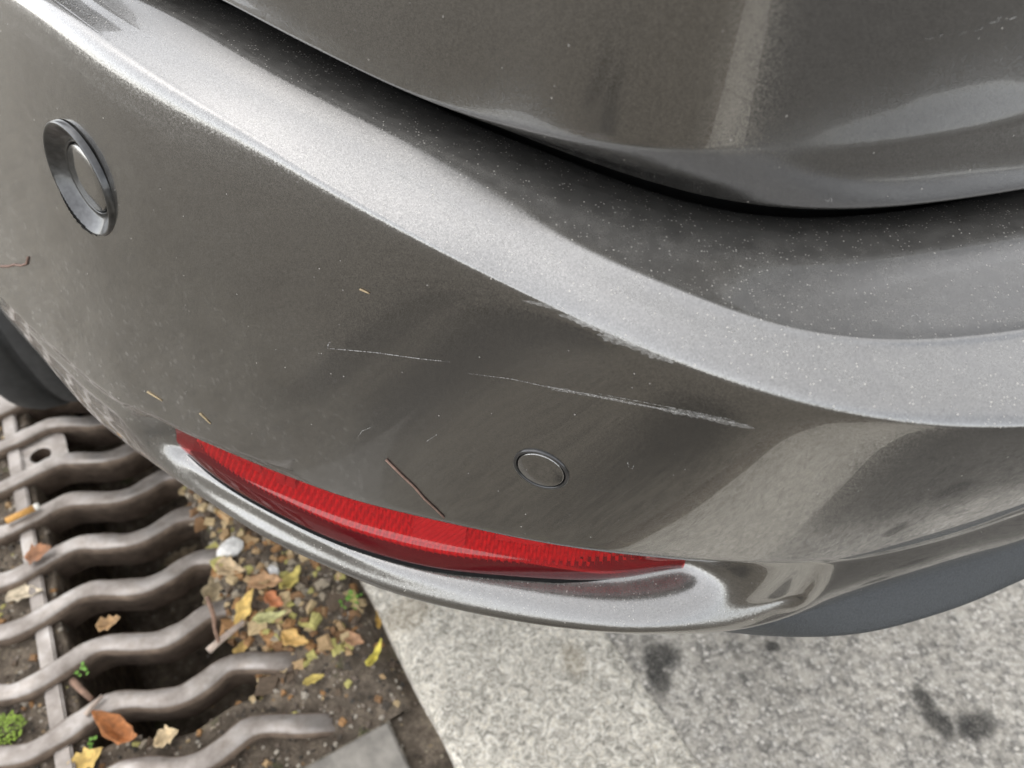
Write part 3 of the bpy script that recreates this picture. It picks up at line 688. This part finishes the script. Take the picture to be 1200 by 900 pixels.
ribbon([(545, 437), (600, 444), (650, 455), (720, 467), (800, 484), (880, 499)], .0003, car, M['scratch'], seed=3)
ribbon([(640, 455), (700, 465), (760, 477)], .0003, car, M['scratch'], seed=4)
ribbon([(700, 461), (780, 476), (865, 493)], .00026, car, M['scratch'], seed=5)

ribbon([(612, 352), (640, 358), (672, 366)], .0016, car, M['scuff'], seed=6)
ribbon([(655, 368), (690, 378), (735, 396), (760, 408)], .0034, car, M['scuff'], seed=7)
ribbon([(668, 372), (705, 388), (745, 405)], .0022, car, M['scuff'], seed=8)
ribbon([(700, 392), (740, 404), (790, 424)], .0036, car, M['scuff'], seed=9)
ribbon([(770, 478), (820, 487), (885, 502)], .0034, car, M['scuff'], seed=10)
ribbon([(640, 452), (720, 468), (800, 484)], .0012, car, M['scuff'], seed=11)
ribbon([(500, 228), (545, 262), (585, 290)], .0005, car, M['scuff'], seed=12)
ribbon([(440, 190), (500, 222), (560, 258)], .0009, car, M['scuff'], seed=13)
for k in range(9):
    x = 1085 + k * 14 + random.uniform(-4, 4); y = 48 - k * 3.6 + random.uniform(-3, 3)
    ribbon([(x, y), (x + random.uniform(6, 14), y - random.uniform(2, 7))], .0004, car, M['scuff'] if k < 5 else M['scratch'], bv=BT, seed=20 + k, step=1.5)
# loose fibres caught on the paint
for k, (pts, bv) in enumerate([([(735, 540), (737, 547), (741, 549), (743, 545)], None), ([(965, 233), (970, 236), (974, 231), (975, 238)], BT), ([(1032, 328), (1045, 325), (1060, 331)], None),
                               ([(1066, 372), (1074, 368), (1079, 374)], None), ([(500, 517), (506, 513), (512, 509)], None), ([(420, 512), (424, 505), (436, 500)], None)]):
    ribbon(pts, .0003, car, M['scratch'], bv=bv, seed=40 + k, step=1.2)

# ================================================================== LITTER
LC = {}
def leaf_mat(col):
    if col not in LC:
        LC[col] = mat_simple('dry_leaf', col, .75, 0, 160, .45, .5)
    return LC[col]
def leaf(px, py, ln, wd, ang, col, curl, label, z=None, name='fallen_leaf', tilt=0.15, cat='leaf', group='fallen leaves and scraps around the drain'):
    """ln, wd in metres; ang = heading on the ground, degrees"""
    v, w_ = vw_px(px, py, -.004); zz = soil_z(v, w_) + .004 if z is None else z
    p = at(px, py, zz); nl, nw_ = 11, 7; r = random.Random(px * 7 + py); V = []
    ca, sa = math.cos(R(ang)), math.sin(R(ang)); lob = r.uniform(.55, .8)
    for i in range(nl):
        t_ = i / (nl - 1); half = wd * .5 * (math.sin(math.pi * t_ ** lob) ** .85 if 0 < t_ < 1 else .02) + .0004
        half *= 1 + r.uniform(-.28, .12)
        bend = curl * ln * (t_ - .5) ** 2 * 1.6
        for j in range(nw_):
            q = j / (nw_ - 1) * 2 - 1
            x = (t_ - .5) * ln; y = q * half * (1 + .18 * math.sin(i * 2.1 + px)) + .06 * wd * math.sin(t_ * 5 + py); zc = bend + abs(q) * half * (.35 + .5 * curl) + r.uniform(-.03, .03) * wd * .4 + tilt * x
            V.append((x * ca - y * sa, x * sa + y * ca, zc))
    o = mesh_obj(name, V, grid_faces(nl, nw_), leaf_mat(col)); o.location = Vector(p)
    m = o.modifiers.new('thickness', 'SOLIDIFY'); m.thickness = .0004
    return tag(o, label, cat, group)
YEL, PALE, TAN, ORG, BRN, DRY = (.48, .32, .09), (.36, .34, .15), (.42, .31, .17), (.42, .17, .05), (.17, .085, .042), (.48, .40, .28)
leaf(287, 714, .040, .018, 65, YEL, .2, 'pointed yellow leaf lying upright in the leaf heap beside the grate', tilt=.5)
leaf(317, 724, .040, .014, 12, PALE, .3, 'pale green leaf beside the pointed yellow leaf in the heap')
leaf(346, 750, .038, .018, -25, (.50, .31, .10), .3, 'plain tan orange oval leaf at the right end of the leaf heap')
leaf(440, 768, .032, .010, 68, (.50, .42, .07), .6, 'small bright yellow curled leaf on the soil beside the kerb')
leaf(146, 862, .064, .022, -24, (.34, .13, .04), 1.2, 'curled orange brown leaf lying in the slot between two lower bars', z=-.004)
leaf(46, 650, .032, .026, 20, (.26, .12, .055), .3, 'square reddish brown leaf scrap resting on a bar of the grate', z=.003)
leaf(31, 697, .044, .022, 8, DRY, .3, 'torn pale tan leaf on the soil between bars at the photo edge')
leaf(102, 893, .036, .024, 40, (.50, .34, .10), .4, 'yellowish brown leaf at the bottom edge between two bars')
leaf(196, 866, .026, .020, 30, (.5, .38, .22), .5, 'small pale tan leaf scrap right of the curled orange leaf')
leaf(214, 655, .056, .028, 35, (.36, .28, .18), .5, 'crumpled dull tan leaf at the upper left of the leaf heap')
leaf(258, 690, .062, .034, 80, (.38, .30, .18), .4, 'largest crumpled tan leaf in the middle of the leaf heap')
leaf(272, 668, .042, .024, -20, (.46, .34, .20), .4, 'light brown leaf at the top of the heap below the white pebble')
leaf(312, 684, .042, .024, 0, (.34, .20, .10), .3, 'brown leaf half buried at the right side of the heap')
leaf(342, 680, .034, .020, 60, (.44, .36, .10), .5, 'dull yellow ragged leaf near the lip of the bumper')
leaf(288, 755, .034, .012, 70, (.52, .36, .12), .4, 'narrow yellow leaf tip hanging over the bar below the heap')
leaf(322, 705, .030, .016, -35, (.40, .15, .06), .4, 'small russet leaf beside the pale green leaf')
leaf(129, 732, .028, .018, 15, (.36, .22, .10), .6, 'small brown leaf caught in the open slot of the grate', z=-.012)
leaf(415, 750, .028, .016, -30, (.34, .19, .10), .3, 'dull brown leaf on soil left of the bright yellow leaf')
leaf(444, 724, .030, .008, 100, (.36, .22, .05), .4, 'narrow ochre leaf against the upper edge of the kerb')
leaf(368, 797, .024, .010, 20, (.42, .32, .08), .3, 'tiny mustard leaf on soil between the last two bars')
leaf(240, 577, .030, .014, 60, (.46, .36, .22), .4, 'pale leaf scrap just under the bumper beside the grate bars')

def tube_pts(name, P, rad, mat, n=8, taper=.7):
    V = []; P = [Vector(map(float, p)) for p in P]
    for i, p in enumerate(P):
        d = (P[min(i + 1, len(P) - 1)] - P[max(0, i - 1)]).normalized(); x = d.cross(Vector((0, 0, 1))).normalized(); y = d.cross(x)
        rr_ = rad * (1 - (1 - taper) * i / (len(P) - 1))
        for k in range(n):
            a = 2 * math.pi * k / n; V.append(p + x * rr_ * math.cos(a) + y * rr_ * math.sin(a))
    Fc = []
    for i in range(len(P) - 1):
        for k in range(n): Fc.append((i * n + k, i * n + (k + 1) % n, (i + 1) * n + (k + 1) % n, (i + 1) * n + k))
    Fc += [tuple(range(n))[::-1], tuple(range((len(P) - 1) * n, len(P) * n))]
    return mesh_obj(name, V, Fc, mat)
M['twig'] = mat_simple('twig_bark', (.20, .12, .08), .85, 0, 120, .4, .6)
M['twig_pale'] = mat_simple('peeled_twig', (.38, .30, .24), .8, 0, 120, .3, .4)
tag(tube_pts('twig', [at(244, 763, .004), at(256, 752, .006), at(270, 741, .009), at(286, 728, .012)], .0042, M['twig_pale']), 'thick pale twig at the foot of the leaf heap', 'twig', 'twigs around the drain')
tag(tube_pts('twig', [at(243, 700, .012), at(250, 720, .013), at(252, 738, .010), at(256, 752, .011)], .0026, M['twig']), 'thin dark twig crossing the end of a grate bar', 'twig', 'twigs around the drain')
tag(tube_pts('twig', [at(100, 838, .003), at(108, 828, .004), at(120, 815, .0045)], .0028, M['twig_pale']), 'short pale stalk lying across a lower bar', 'twig', 'twigs around the drain')
tag(tube_pts('twig', [at(85, 798, -.010), at(97, 810, -.004), at(108, 820, -.004)], .004, M['twig']), 'stubby dark stick jammed in the slot beside the cross rib', 'twig', 'twigs around the drain')
def on_bumper(pts, lift=.0006): return [tuple(Vector(h) + n * lift) for h, n in (hit(*p) for p in pts) if h is not None]
M['twig_red'] = mat_simple('dry_stem', (.17, .105, .08), .85, 0, 300, .3, .3)
M['straw'] = mat_simple('straw', (.34, .26, .15), .8, 0, 300, .3, .3)
tag(tube_pts('dry_stem', on_bumper([(453, 538), (470, 555), (486, 570), (498, 584), (510, 595), (521, 606)]), .0007, M['twig_red'], 6), 'thin reddish dry stem stuck to the bumper above the reflector', 'stem')
tag(tube_pts('dry_stem', on_bumper([(2, 312), (10, 312), (18, 310), (26, 311), (32, 309), (34, 301)]), .0009, M['twig_red'], 6), 'curved brown stem on the bumper below the flared sensor', 'stem')
def flake(px, py, ang, L_px, wd, label):
    c, s_ = math.cos(R(ang)), math.sin(R(ang)); pts = [(px + c * L_px * t_, py + s_ * L_px * t_) for t_ in (-.5, -.25, 0, .25, .5)]
    P = []; 
    o = tube_pts('plant_scrap', on_bumper(pts, .0004), wd, M['straw'], 6, .5); return tag(o, label, 'plant scrap')
flake(182, 464, 32, 20, .0007, 'small straw coloured scrap on the bumper left of the reflector')
flake(241, 490, 45, 18, .0006, 'second straw scrap on the bumper just above the reflector tip')
flake(428, 341, 25, 12, .0005, 'tiny straw scrap high on the bumper face under the shoulder')

# cigarette end
cig = tag(empty('cigarette_butt', at(26, 602, .004)), 'cigarette butt with orange filter lying across a grate bar', 'cigarette butt')
a_, b_, c_ = at(7, 611, .006), at(40, 595, .006), at(46, 592, .006)
M['filter'] = mat_simple('filter_paper', (.52, .27, .07), .8, 0, 400, .3, .2); M['paper'] = mat_simple('cigarette_paper', (.7, .66, .58), .85, 0, 300, .2, .2)
child(tube_pts('filter', [a_, b_], .0042, M['filter'], 14, 1.0), cig); child(tube_pts('paper_end', [b_ + (b_ - a_) * .01, c_], .0041, M['paper'], 14, .96), cig)

# pebbles
def pebble(px, py, rad, col, label, z=.004, n=1):
    bm = bmesh.new(); bmesh.ops.create_icosphere(bm, subdivisions=2, radius=1); r = random.Random(px)
    for v in bm.verts: v.co *= 1 + r.uniform(-.16, .16)
    for v in bm.verts: v.co = Vector((v.co.x * rad * 1.2, v.co.y * rad, v.co.z * rad * .7))
    me = bpy.data.meshes.new('pebble'); bm.to_mesh(me); bm.free(); me.materials.append(mat_simple('pebble_stone', col, .85, 0, 200, .2, .3))
    o = bpy.data.objects.new('pebble', me); COL.objects.link(o); o.location = Vector(at(px, py, z)); o.rotation_euler = (0, 0, r.uniform(0, 3)); return tag(o, label, 'pebble', 'pebbles on the soil')
pebble(270, 643, .013, (.62, .60, .56), 'larger white pebble at the top of the leaf heap', z=.010)
pebble(319, 671, .008, (.72, .70, .67), 'smaller white pebble near the bumper lip', z=.008)
pebble(280, 588, .007, (.40, .37, .33), 'small grey pebble in the shade right under the bumper', z=.006)

# moss and seedlings
M['moss'] = mat_simple('moss_green', (.16, .23, .03), .85, 0, 90, .6, .3)
M['sprout'] = mat_simple('seedling_green', (.12, .26, .03), .7, 0, 200, .3, .2)
def tuft(name, px, py, rad, n, ht, mat, label, cat, z=-.014):
    V = []; Fc = []; c = at(px, py, z); r = random.Random(px + 31)
    for _ in range(n):
        a = r.uniform(0, 6.283); d = rad * math.sqrt(r.random()); h = ht * r.uniform(.4, 1) * (1.1 - d / rad * .6); L = ht * .35; b = r.uniform(0, 6.283); i = len(V)
        p = Vector((d * math.cos(a), d * math.sin(a), h)); u = Vector((math.cos(b), math.sin(b), r.uniform(-.2, .6))) * L; s_ = Vector((-math.sin(b), math.cos(b), 0)) * L * .45
        V += [p, p + u * .5 + s_, p + u, p + u * .5 - s_]; Fc.append((i, i + 1, i + 2, i + 3))
    o = mesh_obj(name, V, Fc, mat, smooth=False); o.location = Vector(c); return tag(o, label, cat)
tuft('moss_tuft', 8, 857, .019, 240, .009, M['moss'], 'bright green moss tuft on soil at the left edge of the photo', 'moss')
tuft('seedling', 101, 788, .006, 9, .014, M['sprout'], 'tiny green seedling in the slot above the dark stick', 'seedling', -.010)
tuft('seedling', 262, 884, .008, 12, .014, M['sprout'], 'tiny green seedling between the lowest bars', 'seedling')
tuft('seedling', 412, 706, .012, 22, .012, M['sprout'], 'green seedling patch on soil close to the bumper and kerb', 'seedling', .002)
tuft('seedling', 110, 873, .004, 6, .012, M['sprout'], 'smallest green seedling beside the yellowish brown leaf', 'seedling')

# crumbs of earth, leaf bits and grit: nobody could count them
def crumbs(name, n, region, size, mat, zoff, label, seed):
    r = random.Random(seed); V = []; Fc = []
    while len(Fc) < n * 6:
        v = r.uniform(region[0], region[1]); w_ = r.uniform(region[2], region[3]); z = soil_z(v, w_)
        if z < -.05: continue
        s_ = size * r.uniform(.4, 1.4) * (1 if r.random() < .9 else 1.8); i = len(V); a = r.uniform(0, 3.14); ca, sa = math.cos(a), math.sin(a); fl_ = r.uniform(.25, .7); el = r.uniform(.5, 1.0)
        for (x, y, q) in ((-1, -1, 0), (1, -1, 0), (1, 1, 0), (-1, 1, 0), (-.6, -.7, 1), (.7, -.5, 1), (.6, .7, 1), (-.7, .6, 1)):
            x = (x + r.uniform(-.35, .35)) * s_; y = (y + r.uniform(-.35, .35)) * s_ * el; p = gp(v, w_, 0)
            V.append((p[0] + x * ca - y * sa, p[1] + x * sa + y * ca, z + zoff + (q + r.uniform(-.2, .2)) * s_ * fl_ * 1.6 - .0004))
        for f in ((3, 2, 1, 0), (4, 5, 6, 7), (0, 1, 5, 4), (1, 2, 6, 5), (2, 3, 7, 6), (3, 0, 4, 7)): Fc.append(tuple(i + k for k in f))
    return tag(mesh_obj(name, V, Fc, mat, smooth=False), label, cat='debris', kind='stuff')
def mat_bits(name, cols, rough=.9):
    t = NT(name); g_ = t.n('ShaderNodeNewGeometry').outputs['Random Per Island']
    c = t.ramp(g_, [(i / len(cols), c_) for i, c_ in enumerate(cols)], 'CONSTANT')
    b = t.bsdf(i_Base_Color=t.mix(.5, c, t.ramp(t.noise(300, 3, t.pos()), [(.3, .25), (.7, .75)]), 'OVERLAY'), i_Roughness=rough); return t.done(b.outputs[0])
M['bits'] = mat_bits('leaf_bits', [(.36, .24, .12), (.20, .11, .05), (.44, .33, .18), (.10, .07, .045), (.28, .15, .06), (.40, .36, .12), (.30, .25, .18)])
M['grit'] = mat_bits('earth_grit', [(.06, .048, .036), (.13, .10, .075), (.22, .18, .14), (.045, .038, .03), (.34, .30, .24), (.09, .065, .045)])
crumbs('leaf_crumbs', 620, (.165, .325, -.03, .34), .0052, M['bits'], .0, 'brown and tan crumbs of broken leaves heaped beside the grate', 5)
crumbs('leaf_crumbs', 380, (-.08, .33, -.12, .65), .0038, M['bits'], .0, 'scattered leaf crumbs on the soil between the grate bars', 6)
crumbs('earth_grit', 3800, (-.08, .335, -.12, .65), .0019, M['grit'], .0, 'dark grit and earth crumbs around the grate', 7)

bpy.context.view_layer.update()
